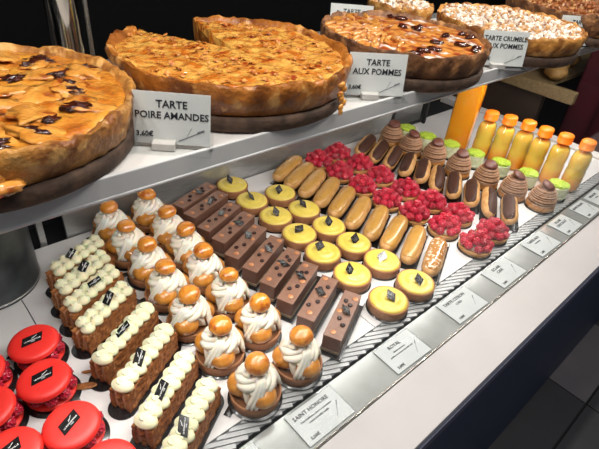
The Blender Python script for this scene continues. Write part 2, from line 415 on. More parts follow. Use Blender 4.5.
for ri, row in enumerate((shA, shB)):
    for i, (x, y) in enumerate(row):
        o = SH if (ri == 0 and i == 0) else copy_tree(SH)
        o.location = (x - .002, y + .005, 0); o.rotation_euler = (0, 0, rnd.uniform(-.5, .5) + (.2 if i % 2 else -.1))
        for ch in o.children:
            if ch.name.startswith('top_bun'):
                k = rnd.uniform(.97, 1.06); ch.scale = (k, k * rnd.uniform(.95, 1.03), rnd.uniform(.86, 1.05)); ch.rotation_euler = (rnd.uniform(-.25, .25), rnd.uniform(-.25, .25), rnd.uniform(0, 6))
        side = 'row beside the cream slices' if ri == 0 else 'row beside the chocolate bars'
        tag(o, 'cream tart with caramel buns, %s from back, %s' % (ORD[i], side), 'pastry', 'caramel choux tarts')

# ------------------------------------------------------------------ chocolate bars
def make_bar():
    t = empty('chocolate_bar_cake')
    bm = mbox((0.003, -.002, .0012), (.146, .042, .0022), None, .0005); box(bm, (.003, -.0232, .005), (.150, .0012, .008)); 
    obj('cake_board', bm, card, t, False)
    obj('biscuit_layer', mbox((0, 0, .0055), (.124, .033, .0065), None, .001), biscuit, t, False)
    bm = mbox((0, 0, .0240), (.123, .0325, .030), None, .0012); obj('mousse_block', bm, mousse, t, False)
    obj('chocolate_top', mbox((0, 0, .0397), (.1235, .0333, .0022), None, .0008), mousse_top, t, False)
    for (x, y) in ((-.046, .002), (.048, -.006), (.004, .007)):
        bm = disc(.0052, .0012, 0, 20); obj('copper_disc', bm, copper, t, loc=(x, y, .0408))
    for (x, y) in ((-.026, -.006), (-.012, .004), (.022, -.006), (.032, .006)):
        bm = bmesh.new()
        lathe(bm, [(0, 0), (.0036, 0), (.0044, .0012), (.0042, .0026), (.0028, .0034), (.0014, .0028), (0, .0022)], 18); obj('chocolate_bead', bm, bean, t, loc=(x, y, .0408))
    plaque_obj(t, (.012, -.002, .0436), (0.25, .1, .9), .023, .013)
    return t
BAR = make_bar(); bars = [(.502, .847), (.503, .800), (.500, .742), (.503, .692), (.495, .636), (.500, .583), (.502, .530), (.500, .477), (.502, .423), (.508, .365)]
angs = [19, 19, 21, 22, 24, 24, 24, 24, 24, 26]
for i, (x, y) in enumerate(bars):
    o = BAR if i == 0 else copy_tree(BAR)
    o.location = (x, y, 0); o.rotation_euler = (0, 0, math.radians(angs[i]))
    flip = rnd.random() < .5
    for ch in o.children:
        if ch.name.startswith(('chocolate_bead', 'copper_disc', 'chocolate_plaque')):
            ch.location = (ch.location.x + rnd.uniform(-.004, .004), ch.location.y * (-1 if flip else 1) + rnd.uniform(-.002, .002), ch.location.z)
            if ch.name.startswith('chocolate_plaque'): ch.rotation_euler = (rnd.uniform(-.3, .3), rnd.uniform(-.15, .15), rnd.uniform(.3, 1.2))
    tag(o, 'chocolate mousse bar with dark beads, %s of ten from the back panel' % ORD[i], 'cake', 'chocolate bars')

# ------------------------------------------------------------------ lemon tarts
def make_lemon():
    t = empty('lemon_tart')
    obj('cake_board', disc(.0415, .0014), card, t)
    bm = bmesh.new(); lathe(bm, [(0, .0016), (.0375, .0016), (.0385, .003), (.0398, .021), (.0390, .0228), (.0372, .0222), (.0365, .018), (0, .018)], 56)
    obj('tart_shell', bm, tart_crust, t)
    bm = bmesh.new(); prof = [(.0372, .0212), (.0365, .0235)] + [(.0365 * (1 - u), .0235 + .0062 * (1 - (1 - u) ** 2.2) + .0011 * math.sin(u * 14)) for u in [k / 14 for k in range(1, 14)]] + [(0, .0302)]
    lathe(bm, prof, 56, lambda a, j: 1 + (.02 * math.sin(a + j * .5) if 1 < j < 14 else 0))
    obj('lemon_cream', bm, lemon, t)
    plaque_obj(t, (-.006, .016, .0355), (.7, .2, .5), .020, .017)
    return t
LEM = make_lemon()
lemA = [(.619, .862), (.616, .776), (.622, .692), (.622, .609), (.619, .529), (.620, .443), (.622, .349)]
lemB = [(.697, .765), (.698, .677), (.699, .592), (.700, .514), (.705, .435), (.709, .349)]
for ri, row in enumerate((lemA, lemB)):
    for i, (x, y) in enumerate(row):
        o = LEM if (ri == 0 and i == 0) else copy_tree(LEM)
        o.location = (x, y, 0); o.rotation_euler = (0, 0, rnd.uniform(-.5, .35))
        for ch in o.children:
            if ch.name.startswith('chocolate_plaque'): ch.rotation_euler = (rnd.uniform(.15, .7), rnd.uniform(-.4, .1), rnd.uniform(0, 1.0)); ch.location.x += rnd.uniform(-.004, .006); ch.location.y += rnd.uniform(-.012, .002)
        side = 'left row beside the chocolate bars' if ri == 0 else 'right row beside the caramel eclairs'
        tag(o, 'yellow lemon tart, %s from the back in the %s' % (ORD[i], side), 'tart', 'lemon tarts')

# ------------------------------------------------------------------ eclairs
def capsule(bm, L, w, h, n=28, m=20, amp=.03, seed=1, bend=0.0, zc=None, sag=0.0):
    """soft elongated bun along x; superellipse section"""
    rings = []
    for i in range(n + 1):
        u = -1 + 2 * i / n; x = L / 2 * math.sin(u * PI / 2)
        k = max(0.0, 1 - abs(2 * x / L) ** 5) ** .5
        ring = []
        for j in range(m):
            a = 2 * PI * j / m; c, s = math.cos(a), math.sin(a)
            q = Vector((x * 40, c, s)); e = 1 + amp * noise.noise(q * 1.3 + Vector((seed * 3.1, 0, 0)))
            y = math.copysign(abs(c) ** .85, c) * w / 2 * k * e; z = math.copysign(abs(s) ** .85, s) * h / 2 * k * e
            if z < 0: z *= .8
            ring.append(bm.verts.new((x, y + bend * (1 - (2 * x / L) ** 2), z)))
        rings.append(ring)
    for a, b in zip(rings, rings[1:]):
        for j in range(m):
            try: bm.faces.new((a[j], a[(j+1) % m], b[(j+1) % m], b[j]))
            except ValueError: pass
    bmesh.ops.remove_doubles(bm, verts=bm.verts, dist=1e-5)
def make_eclair(name, gm, L=.142, roll=0.0, seed=1, bend=0.0, gl=.9, ga=1.02):
    t = empty(name)
    bm = mbox((.003, -.003, .001), (.150, .041, .0018), None, .0004); box(bm, (.003, -.0234, .006), (.150, .0012, .011))
    obj('cake_board', bm, card, t, False)
    bm = bmesh.new(); capsule(bm, L, .042, .036, amp=.07, seed=seed, bend=bend); o = obj('eclair_body', bm, dough, t, loc=(0, 0, .0190), rot=(roll, 0, 0))
    # glaze: thin cap hugging the upper third of the body
    bm = bmesh.new(); n, m = 30, 12; rows = []
    for i in range(n + 1):
        u = -1 + 2 * i / n; x = L / 2 * gl * math.sin(u * PI / 2); k = max(0.0, 1 - abs(2 * x / L) ** 5) ** .5
        kk = max(0.0, 1 - abs(u) ** 6) ** .5; row = []
        for j in range(m + 1):
            a = PI / 2 + (j / m - .5) * 2 * (ga * kk + .02); c, s = math.cos(a), math.sin(a)
            y = math.copysign(abs(c) ** .85, c) * .0202 * k; z = abs(s) ** .85 * .0186 * k
            edge = 1 if 0 < j < m and 0 < i < n else 0
            row.append(bm.verts.new((x, y + bend * (1 - (2*x/L) ** 2), z + (.0009 if edge else -.0012) + .0002)))
        rows.append(row)
    for a, b in zip(rows, rows[1:]):
        for j in range(m): bm.faces.new((a[j], a[j+1], b[j+1], b[j]))
    bmesh.ops.remove_doubles(bm, verts=bm.verts, dist=1e-6)
    obj('glaze', bm, gm, o)
    return t
ecl = [(.798, .853), (.797, .805), (.800, .757), (.801, .703), (.801, .648), (.800, .592), (.805, .538), (.808, .485), (.811, .432), (.816, .377)]
variants = [make_eclair('caramel_eclair', glaze, .146, r, s, b) for r, s, b in ((.05, 1, 0), (.18, 2, .001), (-.05, 3, -.001))]
gloss = make_eclair('caramel_eclair', sugar_gloss, .14, 0, 4)
used = set()
for i, (x, y) in enumerate(ecl):
    src = gloss if i == 9 else variants[i % 3]
    o = src if src.name not in used else copy_tree(src); used.add(src.name)
    o.location = (x, y, 0); o.rotation_euler = (0, 0, math.radians([24, 24, 25, 27, 26, 26, 25, 24, 24, 25][i] + rnd.uniform(-2, 2)))
    lab = 'caramel eclair with patchy shiny white sugar glaze, nearest the front rail' if i == 9 else 'smooth caramel glazed eclair, %s of ten from the steel back panel' % ORD[i]
    tag(o, lab, 'eclair', 'caramel eclairs')
cho = [(1.098, .836), (1.101, .785), (1.107, .735), (1.114, .682), (1.120, .633), (1.118, .583), (1.130, .533), (1.136, .480), (1.135, .428), (1.150, .376)]
cv = [make_eclair('chocolate_eclair', choc_glaze, .140, r, s, 0, .93, .86) for r, s in ((.55, 5), (-.38, 6))]
rolls = [0, 0, 0, 1, 1, 0, 1, 1, 0, 1]; angc = [22, 24, 25, 28, 30, 30, 31, 30, 29, 29]; used = set()
for i, (x, y) in enumerate(cho):
    src = cv[rolls[i]]; o = src if src.name not in used else copy_tree(src); used.add(src.name)
    o.location = (x, y, 0); o.rotation_euler = (0, 0, math.radians(angc[i]))
    tag(o, 'dark chocolate glazed eclair tipped on its side, %s of ten from the back panel' % ORD[i], 'eclair', 'chocolate eclairs')

# ------------------------------------------------------------------ raspberries
def raspberry_bm(r=.0098, hole=True, sub=1):
    bm = bmesh.new(); N = 44
    for k in range(N):
        z = 1 - 2 * (k + .5) / N; a = k * 2.39996
        if hole and z > .72: continue
        rr = math.sqrt(max(0, 1 - z * z)); taper = 1 - .16 * max(0, -z if hole else z)
        c = (rr * math.cos(a) * r * .80 * taper, rr * math.sin(a) * r * .80 * taper, z * r * .92)
        bmesh.ops.create_icosphere(bm, subdivisions=sub, radius=r * .215, matrix=Matrix.Translation(c))
    ball(bm, (0, 0, 0), (r * .84, r * .84, r * (.80 if hole else .96)), 2)
    if hole:
        lathe_b = bmesh.new(); lathe(lathe_b, [(r*.50, r*.62), (r*.60, r*.84), (r*.50, r*1.04), (r*.36, r*.98), (r*.24, r*.70), (0, r*.68)], 16)
        merge(bm, lathe_b)
    return bm
def mesh_of(name, bm, mats):
    bmesh.ops.recalc_face_normals(bm, faces=bm.faces)
    me = bpy.data.meshes.new(name); bm.to_mesh(me); bm.free()
    for p in me.polygons: p.use_smooth = True
    for m in mats: me.materials.append(m)
    return me
rasp_b = mat('raspberry_light', '#c6273c', '#b81c34', 120, .32, coat=.35); rasp_c = mat('raspberry_deep', '#98132a', '#ab1a30', 120, .35, coat=.3)
R_hole = mesh_of('raspberry', raspberry_bm(hole=True), [rasp_b]); R_tip = mesh_of('raspberry', raspberry_bm(hole=False), [rasp]); R_deep = mesh_of('raspberry', raspberry_bm(hole=False), [rasp_c])
def rasp_obj(parent, me, loc, rot, s=1.0):
    o = bpy.data.objects.new('raspberry', me); COL.objects.link(o); o.parent = parent; o.location = loc; o.rotation_euler = rot; o.scale = (s, s, s); return o
def make_rasp_tart(seed):
    rr = random.Random(seed); t = empty('raspberry_tart')
    obj('cake_board', disc(.0395, .0014), card, t)
    bm = bmesh.new(); lathe(bm, [(0, .0016), (.034, .0016), (.0362, .003), (.0385, .013), (.0375, .0148), (.0355, .014), (.034, .011), (0, .011)], 44, lambda a, j: 1 + .012 * math.sin(a * 3 + seed))
    obj('tart_shell', bm, tart_crust_pale, t)
    bm = bmesh.new(); ball(bm, (0, 0, .012), (.025, .025, .012), 3, .06, 3, seed); obj('cream_filling', bm, cream, t)
    for ring, (n, r, z, tilt) in enumerate(((9, .0292, .0220, 1.0), (6, .0165, .0335, .45), (1, 0, .0420, 0))):
        for k in range(n):
            a = 2 * PI * k / n + rr.uniform(-.12, .12) + ring * .3 + seed
            hole = rr.random() < (.35 if ring else .15)
            rasp_obj(t, R_hole if hole else (R_deep if k % 3 == 1 else R_tip), (r * math.cos(a), r * math.sin(a), z + rr.uniform(-.0015, .0015)),
                     (rr.uniform(-.2, .2), tilt if hole else tilt + rr.uniform(-.3, .9), a), rr.uniform(1.02, 1.15))
    return t
RT = [make_rasp_tart(s) for s in (1, 2, 3)]
rasA = [(.905, .843), (.908, .760), (.908, .676), (.910, .592), (.922, .513), (.936, .433), (.942, .349)]
rasB = [(.986, .845), (.992, .764), (.992, .682), (.995, .597), (1.006, .520), (1.012, .443), (1.023, .352)]
used = set()
for ri, row in enumerate((rasA, rasB)):
    for i, (x, y) in enumerate(row):
        src = RT[(i + ri) % 3]; o = src if src.name not in used else copy_tree(src); used.add(src.name)
        o.location = (x, y, 0); o.rotation_euler = (0, 0, rnd.uniform(0, 6.2))
        side = 'left row beside the caramel eclairs' if ri == 0 else 'right row beside the chocolate eclairs'
        tag(o, 'raspberry tart, %s from the back, %s' % (ORD[i], side), 'tart', 'raspberry tarts')

# ------------------------------------------------------------------ chestnut cones
def make_chestnut(seed=1):
    rr = random.Random(seed); t = empty('chestnut_cream_cake')
    obj('cake_board', disc(.0395, .0014), card, t)
    bm = bmesh.new(); lathe(bm, [(0, .0016), (.034, .0016), (.0372, .006), (.0365, .014), (.032, .021), (0, .021)], 44, lambda a, j: 1 + .015 * math.sin(4 * a + j)); obj('pastry_base', bm, choux_base, t)
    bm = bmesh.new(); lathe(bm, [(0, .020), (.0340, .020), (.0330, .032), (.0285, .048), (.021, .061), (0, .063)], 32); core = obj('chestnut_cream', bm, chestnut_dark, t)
    bm = bmesh.new()
    for q in range(2):
        pts = []; turns = 6; N = 150
        for k in range(N):
            u = k / (N - 1); a = 2 * PI * turns * u + q * 2.1; r = .0355 - .0155 * u ** 1.9 + rr.uniform(-.0004, .0004)
            z = .0215 + .041 * u + .0035 * math.sin(a * .5 + q * 2 + 1.3) * (1 - u) + rr.uniform(-.0003, .0003)
            pts.append((r * math.cos(a), r * math.sin(a), z))
        tube(bm, pts, .0014, 5)
    s_ = obj('cream_strands', bm, chestnut, core)
    bm = bmesh.new(); ball(bm, (0, 0, 0), (.0200, .0180, .0072), 3, .10, 5, seed); obj('chestnut_disc', bm, choc_disc, t, loc=(.001, -.001, .0690), rot=(.30, -.12, .3))
    return t
MB = [make_chestnut(1), make_chestnut(2)]
mb = [(1.208, .832), (1.203, .750), (1.219, .673), (1.221, .588), (1.232, .503), (1.246, .425), (1.264, .350)]
for i, (x, y) in enumerate(mb):
    o = MB[i] if i < 2 else copy_tree(MB[i % 2]); o.location = (x + .006, y - .004, 0); o.rotation_euler = (0, 0, rnd.uniform(-.6, .6)); o.scale = (1.0, 1.0, 1.0)
    tag(o, 'chestnut cream cone capped with a brown disc, %s of seven from the back' % ORD[i], 'cake', 'chestnut cream cones')

# ------------------------------------------------------------------ green topped cream cakes
def make_green(seed=1):
    rr = random.Random(seed); t = empty('pistachio_cream_cake')
    obj('cake_board', disc(.031, .003), card, t)
    bm = bmesh.new(); lathe(bm, [(0, .0032), (.0255, .0032), (.0265, .008), (.027, .036), (.022, .042), (0, .043)], 32); core = obj('pistachio_cream', bm, pista_cream, t)
    bm = bmesh.new()
    for q in range(2):
        pts = []
        for k in range(110):
            u = k / 109; a = 2 * PI * 5 * u + q * PI; r = .0268 + rr.uniform(-.0005, .0005); pts.append((r * math.cos(a), r * math.sin(a), .006 + .033 * u + .002 * math.sin(a * .6)))
        tube(bm, pts, .0019, 5)
    obj('cream_strands', bm, pista_cream, core)
    bm = bmesh.new(); ball(bm, (0, 0, .043), (.0265, .0265, .007), 3, .35, 7, seed)
    for k in range(46):
        a = rr.uniform(0, 2 * PI); r = .026 * math.sqrt(rr.random()); ball(bm, (r * math.cos(a), r * math.sin(a), .048 - .09 * r), (.0035, .0028, .0024), 1, .3, 3, k, (rr.random(), rr.random(), rr.random() * 3))
    obj('lime_topping', bm, lime, t, False)
    return t
GR = make_green(3); gr = [(1.272, .818), (1.279, .745), (1.297, .668), (1.311, .588), (1.327, .511), (1.340, .431), (1.352, .345)]
for i, (x, y) in enumerate(gr):
    o = GR if i == 0 else copy_tree(GR); o.location = (x + .008, y, 0); o.rotation_euler = (0, 0, rnd.uniform(0, 6))
    tag(o, 'round pale cream cake with lime green crumbs, %s of seven from the back' % ORD[i], 'cake', 'lime topped cakes')

# ------------------------------------------------------------------ juice bottles
def make_bottle():
    t = empty('juice_bottle')
    prof = [(0, .001), (.019, .001), (.0235, .004), (.025, .012), (.025, .060), (.0235, .066), (.0238, .070), (.0245, .076), (.0242, .098), (.0215, .112), (.0150, .122)]
    bm = bmesh.new(); lathe(bm, prof[:-1] + [(.017, .118), (0, .1185)], 40, lambda a, j: .985 - (.02 * abs(math.sin(2 * a)) if j < 6 else 0)); obj('juice', bm, juice, t)
    bm = bmesh.new(); lathe(bm, [(0, 0)] + [(r + .0011, z - .0006) for r, z in prof[1:]] + [(.0140, .126), (.0140, .131), (.0, .1312)], 40, lambda a, j: 1 - (.02 * abs(math.sin(2 * a)) if j < 7 else 0)); obj('bottle', bm, bottle_plastic, t)
    bm = bmesh.new(); lathe(bm, [(.0142, .1290), (.0186, .1290), (.0192, .131), (.0192, .133), (.0184, .1335), (.0187, .149), (.0172, .1525), (0, .153)], 60, lambda a, j: 1 + (.012 * math.cos(30 * a) if j in (4, 5) else 0)); obj('cap', bm, orange_cap, t)
    return t
BO = make_bottle(); bo = [(1.392, .610), (1.412, .560), (1.428, .508), (1.428, .455), (1.436, .400), (1.452, .344)]
for i, (x, y) in enumerate(bo):
    o = BO if i == 0 else copy_tree(BO); o.location = (x, y, 0); o.scale = (1.30, 1.04, 1.0)
    tag(o, 'small orange juice bottle with orange cap, %s of six counted from the front rail' % ORD[5 - i], 'bottle', 'small juice bottles')
bb = empty('large_juice_bottle', (1.392, .695, 0), .35); tag(bb, 'large orange juice bottle rising behind the small bottles, its top hidden by the shelf', 'bottle')
pr = [(0, .001), (.040, .001), (.046, .006), (.047, .02), (.047, .20), (.043, .225), (.030, .25), (.018, .262)]
sq = lambda a, j: (1 / max(abs(math.cos(a)), abs(math.sin(a)))) ** .55 * .86
bm = bmesh.new(); lathe(bm, pr + [(0, .263)], 48, lambda a, j: sq(a, j) * .975); obj('juice', bm, juice_big, bb)
bm = bmesh.new(); lathe(bm, [(0, 0)] + pr[1:] + [(.017, .28), (0, .281)], 48, sq); obj('bottle', bm, bottle_plastic, bb)
bm = bmesh.new(); lathe(bm, [(.0175, .268), (.0205, .268), (.0205, .293), (0, .295)], 40); obj('cap', bm, orange_cap, bb)

# ------------------------------------------------------------------ raspberry macarons
def shell_bm(r, h, up=True):
    bm = bmesh.new(); prof = [(0, 0), (r * .93, 0), (r * .985, h * .12), (r, h * .30), (r * .975, h * .36)]
    for k in range(1, 9):
        u = k / 8; prof.append((r * .975 * math.cos(u * PI / 2) ** .30 if k < 8 else 0, h * .36 + h * .64 * math.sin(u * PI / 2)))
    lathe(bm, prof, 64, lambda a, j: 1 + (.012 * noise.noise(Vector((math.cos(a) * 9, math.sin(a) * 9, j))) if j in (1, 2) else 0))
    if not up:
        for v in bm.verts: v.co.z = -v.co.z
    return bm
def make_macaron():
    t = empty('raspberry_macaron')
    bm = disc(.0405, .0016); box(bm, (-.034, .028, .0009), (.018, .012, .0014), (0, 0, -.8), .0003, 1)
    obj('cake_board', bm, card, t)
    obj('bottom_shell', shell_bm(.0350, .010, False), mac_red, t, loc=(0, 0, .0125))
    bm = disc(.022, .016, 0, 30, .004); obj('cream_filling', bm, cream, t, loc=(0, 0, .013))
    for k in range(9):
        a = 2 * PI * k / 9 + .2
        rasp_obj(t, R_tip, (.0262 * math.cos(a), .0262 * math.sin(a), .0228), (0, PI / 2 + .1, a), 1.08)
    top = obj('top_shell', shell_bm(.0368, .0105), mac_red, t, loc=(-.0045, .0015, .0345), rot=(.03, -.05, 0))
    plaque_obj(top, (.000, .002, .0109), (0, 0, -.08), .029, .0165, 'brand_plaque', True)
    return t
MA = make_macaron()
macs = [(.074, .615, 'back one of the middle column, beside the cream slices'), (.063, .538, 'second from the back in the middle column'), (.066, .446, 'third from the back in the middle column'), (.080, .362, 'lowest of the middle column, cut by the bottom edge'),
        (-.006, .608, 'partly cut off at left, highest of the left column'), (-.013, .536, 'partly cut off at left, middle of the left column'), (-.006, .452, 'partly cut off at the bottom left corner')]
for i, (x, y, lab) in enumerate(macs):
    o = MA if i == 0 else copy_tree(MA); o.location = (x, y, 0); o.rotation_euler = (0, 0, [0, .05, .55, .4, 0, .1, .3][i])
    tag(o, 'large red macaron with raspberries, ' + lab, 'macaron', 'red raspberry macarons')

# ------------------------------------------------------------------ cream slices (mille feuille)
def make_slice(seed, two=False):
    rr = random.Random(seed); t = empty('cream_slice'); L = .132
    bm = bmesh.new(); 
    r0 = bmesh.ops.create_cube(bm, size=1.0)
    for v in bm.verts: v.co = Vector((v.co.x * .165 , v.co.y * .0445, v.co.z * .0016 + .0009))
    ve = [e for e in bm.edges if abs(e.verts[0].co.z - e.verts[1].co.z) > .001]
    bmesh.ops.bevel(bm, geom=ve, offset=.021, segments=6, profile=.5, affect='EDGES')
    obj('cake_board', bm, card, t, False)
    for k, y in enumerate((-.0130, .0, .0130)):
        bm = bmesh.new(); nx, nz = 34, 10; g = {}
        th = .0031
        def P(i, j, s):
            x = -L / 2 + L * i / nx; z = .002 + .040 * j / nz
            q = Vector((x * 90, z * 160, y * 50 + s * 3 + seed)); d = .0011 * noise.noise(q) + .0011 * noise.noise(q * 2.7)
            e = 0
            if j == nz: e = .0022 * noise.noise(q * 1.7)
            ex = .003 * noise.noise(q * 2.3) if i in (0, nx) else 0
            return bm.verts.new((x + ex, y + s * th + d * 1.6, z + e))
        A = [[P(i, j, -1) for j in range(nz + 1)] for i in range(nx + 1)]; B = [[P(i, j, 1) for j in range(nz + 1)] for i in range(nx + 1)]
        for i in range(nx):
            for j in range(nz):
                bm.faces.new((A[i][j], A[i+1][j], A[i+1][j+1], A[i][j+1])); bm.faces.new((B[i][j], B[i][j+1], B[i+1][j+1], B[i+1][j]))
        for i in range(nx):
            for j in (0, nz): bm.faces.new((A[i][j], A[i+1][j], B[i+1][j], B[i][j]))
        for j in range(nz):
            for i in (0, nx): bm.faces.new((A[i][j], A[i][j+1], B[i][j+1], B[i][j]))
        obj('puff_layer', bm, puff, t, False)
    for y in (-.0065, .0065):
        bm = bmesh.new(); r = bmesh.ops.create_cube(bm, size=1.0); bmesh.ops.subdivide_edges(bm, edges=bm.edges, cuts=6, use_grid_fill=True)
        for v in bm.verts:
            v.co = Vector((v.co.x * (L - .004), v.co.y * .0075 + y, v.co.z * .036 + .0205)) + Vector((.001, .0008, .0008)) * noise.noise(v.co * 5)
        obj('cream_layer', bm, puff_cream, t)
    n = 6 if two else 8
    blobs = []
    if two:
        for k in range(6):
            blobs.append((-.053 + .0205 * k, -.0082, .0128)); blobs.append((-.046 + .0205 * k, .0082, .0128))
    else:
        for k in range(8): blobs.append((-.056 + .0160 * k, (.0012 if k % 2 else -.0012), .0172))
    for (x, y, r) in blobs:
        def fn(p, d):
            p = p.copy()
            if p.z > 0: p.x += .25 * p.z; p.z *= 1.0 + .25 * (1 - min(1, (abs(d.x) + abs(d.y))))
            a = math.atan2(d.y, d.x); p.z += .0012 * math.sin(a + d.z * 7) * (1 - abs(d.z))
            return p
        bm = bmesh.new(); ball(bm, (0, 0, 0), (r * (.70 if not two else .92), r * (1.0 if not two else .92), .0078), 3, 0.03, 2, seed + x * 99, fn=fn)
        pts = []
        for k in range(16):
            u = k / 15; a = 3.6 * u - .6; q = r * .80 * (1 - .75 * u); pts.append((q * math.cos(a) * .8 - .001, q * math.sin(a), .0050 + .0030 * u))
        tube(bm, pts, [.0030 - .0016 * k / 15 for k in range(16)], 6)
        obj('cream_blob', bm, cream_pale, t, loc=(x, y, .0475))
    plaque_obj(t, (.002, .000, .0605), (.15, -.25, .55), .026, .015, 'brand_plaque', True)
    return t
sl2 = make_slice(1, True); sl1 = make_slice(2, False)
mf = [(.200, .774, 24), (.190, .722, 25), (.186, .673, 26), (.184, .617, 27), (.186, .546, 28), (.188, .484, 29), (.186, .414, 31), (.186, .350, 32)]
u1 = u2 = 0
for i, (x, y, a) in enumerate(mf):
    two = i < 4; src = sl2 if two else sl1
    if two: o = src if u2 == 0 else copy_tree(src); u2 += 1
    else: o = src if u1 == 0 else copy_tree(src); u1 += 1
    o.location = (x, y, 0); o.rotation_euler = (0, 0, math.radians(a)); 
    if two: o.scale = (.93, .98, 1)
    for ch in o.children:
        if ch.name.startswith('brand_plaque'):
            ch.location = ([-.012, .004, .006, .012, -.004, -.012, -.012, -.018][i], [.002, .0, -.002, 0, 0, 0, 0, 0][i], .0590); ch.rotation_euler = (rnd.uniform(-.3, .2), rnd.uniform(-.4, -.1), [.35, .3, -.25, .25, -.2, .3, .1, .35][i])
    tag(o, 'flaky pastry slice with %s, %s of eight from back' % ('double cream dots' if two else 'one row of cream', ORD[i]), 'pastry', 'cream slices')
# fallen pastry flakes
for k, (x, y, s) in enumerate(((.105, .522, 1.0), (.118, .545, .5))):
    bm = bmesh.new(); ball(bm, (0, 0, 0), (.016 * s, .006 * s, .0022), 2, .5, 3, k); 
    tag(obj('pastry_flake', bm, puff, None, False, (x, y, .003), (0, 0, -.5)), 'broken brown pastry flake on the white deck, %s' % ('larger one below the cream slices' if k == 0 else 'small crumb beside the larger flake'), 'flake', 'pastry crumbs')

# ------------------------------------------------------------------ big tarts on the shelf
ZS = .3902
crustA = mat('big_crust_golden', '#c98a40', '#7d4519', 34, .5, bump=.005, bscale=75, c3='#e0aa62', t3=(.52, .66), s3=46, coat=.15, lo=.38, hi=.64, detail=8)
crustB = mat('big_crust_glazed', '#b8702a', '#6f3812', 30, .4, bump=.005, bscale=70, c3='#e0a45a', t3=(.55, .68), s3=40, coat=.3, lo=.4, hi=.66, detail=8)
crustC = mat('big_crust_brown', '#8c5d38', '#54331d', 34, .6, bump=.005, bscale=80, c3='#b98450', t3=(.55, .68), s3=44, lo=.4, hi=.62, detail=8)
boardm = mat('brown_round_board', '#5c4536', '#3a2a20', 60, .8, bump=.003, lo=.35, hi=.65)
fill1 = mat('pear_filling', '#de983a', '#b8621a', 30, .2, coat=.9, bump=.006, bscale=60, c3='#4a1c0c', t3=(.60, .66), s3=24, lo=.4, hi=.62)
fill2 = mat('almond_filling', '#e8ac52', '#c46a1e', 48, .22, coat=.9, bump=.007, bscale=75, c3='#94380f', t3=(.58, .68), s3=55, lo=.42, hi=.64)
fill3 = mat('apple_filling', '#a0421a', '#dd9444', 60, .3, coat=.6, bump=.003, bscale=60, c3='#f0e4d8', t3=(.57, .66), s3=42, lo=.4, hi=.6)
fill4 = mat('crumble_filling', '#f1e8de', '#cf9a63', 70, .7, bump=.004, bscale=90, c3='#5a2c1e', t3=(.66, .72), s3=26, lo=.48, hi=.66)
fill5 = mat('dark_fruit_filling', '#a8622c', '#5d2a18', 40, .4, coat=.3, bump=.004, bscale=70, c3='#d8a56a', t3=(.55, .65), s3=40)
flake_m = mat('almond_flake', '#e6a95e', '#a84c1c', 200, .3, coat=.5)
pear_m = mat('pear_slice', '#e4a24a', '#c47828', 45, .2, coat=.9, bump=.003, bscale=90, c3='#8e3c12', t3=(.60, .68), s3=38)
sugar_m = mat('sugar_lump', '#efe7de', '#cfa06a', 70, .8, lo=.46, hi=.56, c3='#8a5230', t3=(.62, .68), s3=50)
burnt = mat('burnt_patch', '#2a1009', '#54200e', 120, .18, coat=.9)
def make_big(name, r, h, cm, fm, seed, a0=0.0, a1=2*PI, board=True, flare=.007, rim=.005):
    t = empty(name); b = .022 if board else .001
    if board:
        bm = bmesh.new(); lathe(bm, [(0, 0), (r - .010, 0), (r - .005, .004), (r - .003, .018), (r - .006, .0215), (0, .0215)], 72, lambda a, j: 1 + .006 * noise.noise(Vector((math.cos(a) * 4, math.sin(a) * 4, seed + j)))); obj('round_board', bm, boardm, t)
    ro = r - flare
    prof = [(ro * .6, b), (ro - .004, b), (ro, b + .003), (ro + flare * .55, b + h * .5), (ro + flare, b + h), (ro + flare - .002, b + h + .005), (ro + flare - .008, b + h + .004), (ro + flare - .012, b + h - .004), (ro + flare - .018, b + h - .010), (ro * .6, b + h - .014)]
    def rf(a, j):
        q = Vector((math.cos(a) * 3, math.sin(a) * 3, seed + j * .35)); 
        return 1 + (.020 * noise.noise(q) + .016 * noise.noise(q * 4) + .010 * noise.noise(q * 11)) * (1 if j > 1 else .3)
    def zf(a, j):
        if 3 < j < 8:
            q = Vector((math.cos(a) * 2.6, math.sin(a) * 2.6, seed)); return rim * noise.noise(q) + rim * .9 * noise.noise(q * 4.0) + rim * .5 * noise.noise(q * 12.0)
        return 0
    bm = bmesh.new(); lathe(bm, prof, 150, rf, zf, a0, a1, closed=True); sharp(obj('crust', bm, cm, t), 60)
    # filling: displaced disc
    bm = bmesh.new(); R_ = ro + flare - .011; nr, na = 34, 150; full = abs(a1 - a0 - 2 * PI) < 1e-6; cnt = na if full else na + 1
    zt = b + h - .001; c0 = bm.verts.new((0, 0, zt)); rings = []
    for i in range(1, nr + 1):
        ring = []
        for k in range(cnt):
            a = a0 + (a1 - a0) * k / na; rr = R_ * i / nr * (rf(a, 6) if i == nr else 1); x, y = rr * math.cos(a), rr * math.sin(a)
            z = zt + .0032 * noise.noise(Vector((x * 38, y * 38, seed))) + .0018 * noise.noise(Vector((x * 110, y * 110, seed))) - (.004 if i == nr else 0)
            ring.append(bm.verts.new((x, y, z)))
        rings.append(ring)
    for k in range(cnt if full else cnt - 1): bm.faces.new((c0, rings[0][k], rings[0][(k+1) % cnt]))
    for A, B in zip(rings, rings[1:]):
        for k in range(cnt if full else cnt - 1): bm.faces.new((A[k], B[k], B[(k+1) % cnt], A[(k+1) % cnt]))
    if not full:
        for k in (0, cnt - 1):
            line = [c0] + [r_[k] for r_ in rings]; low = [bm.verts.new((v.co.x, v.co.y, b + .002)) for v in line]
            for q in range(len(line) - 1): bm.faces.new((line[q], line[q+1], low[q+1], low[q]))
    f = obj('filling', bm, fm, t)
    t['_zt'] = zt
    return t, f, zt, R_
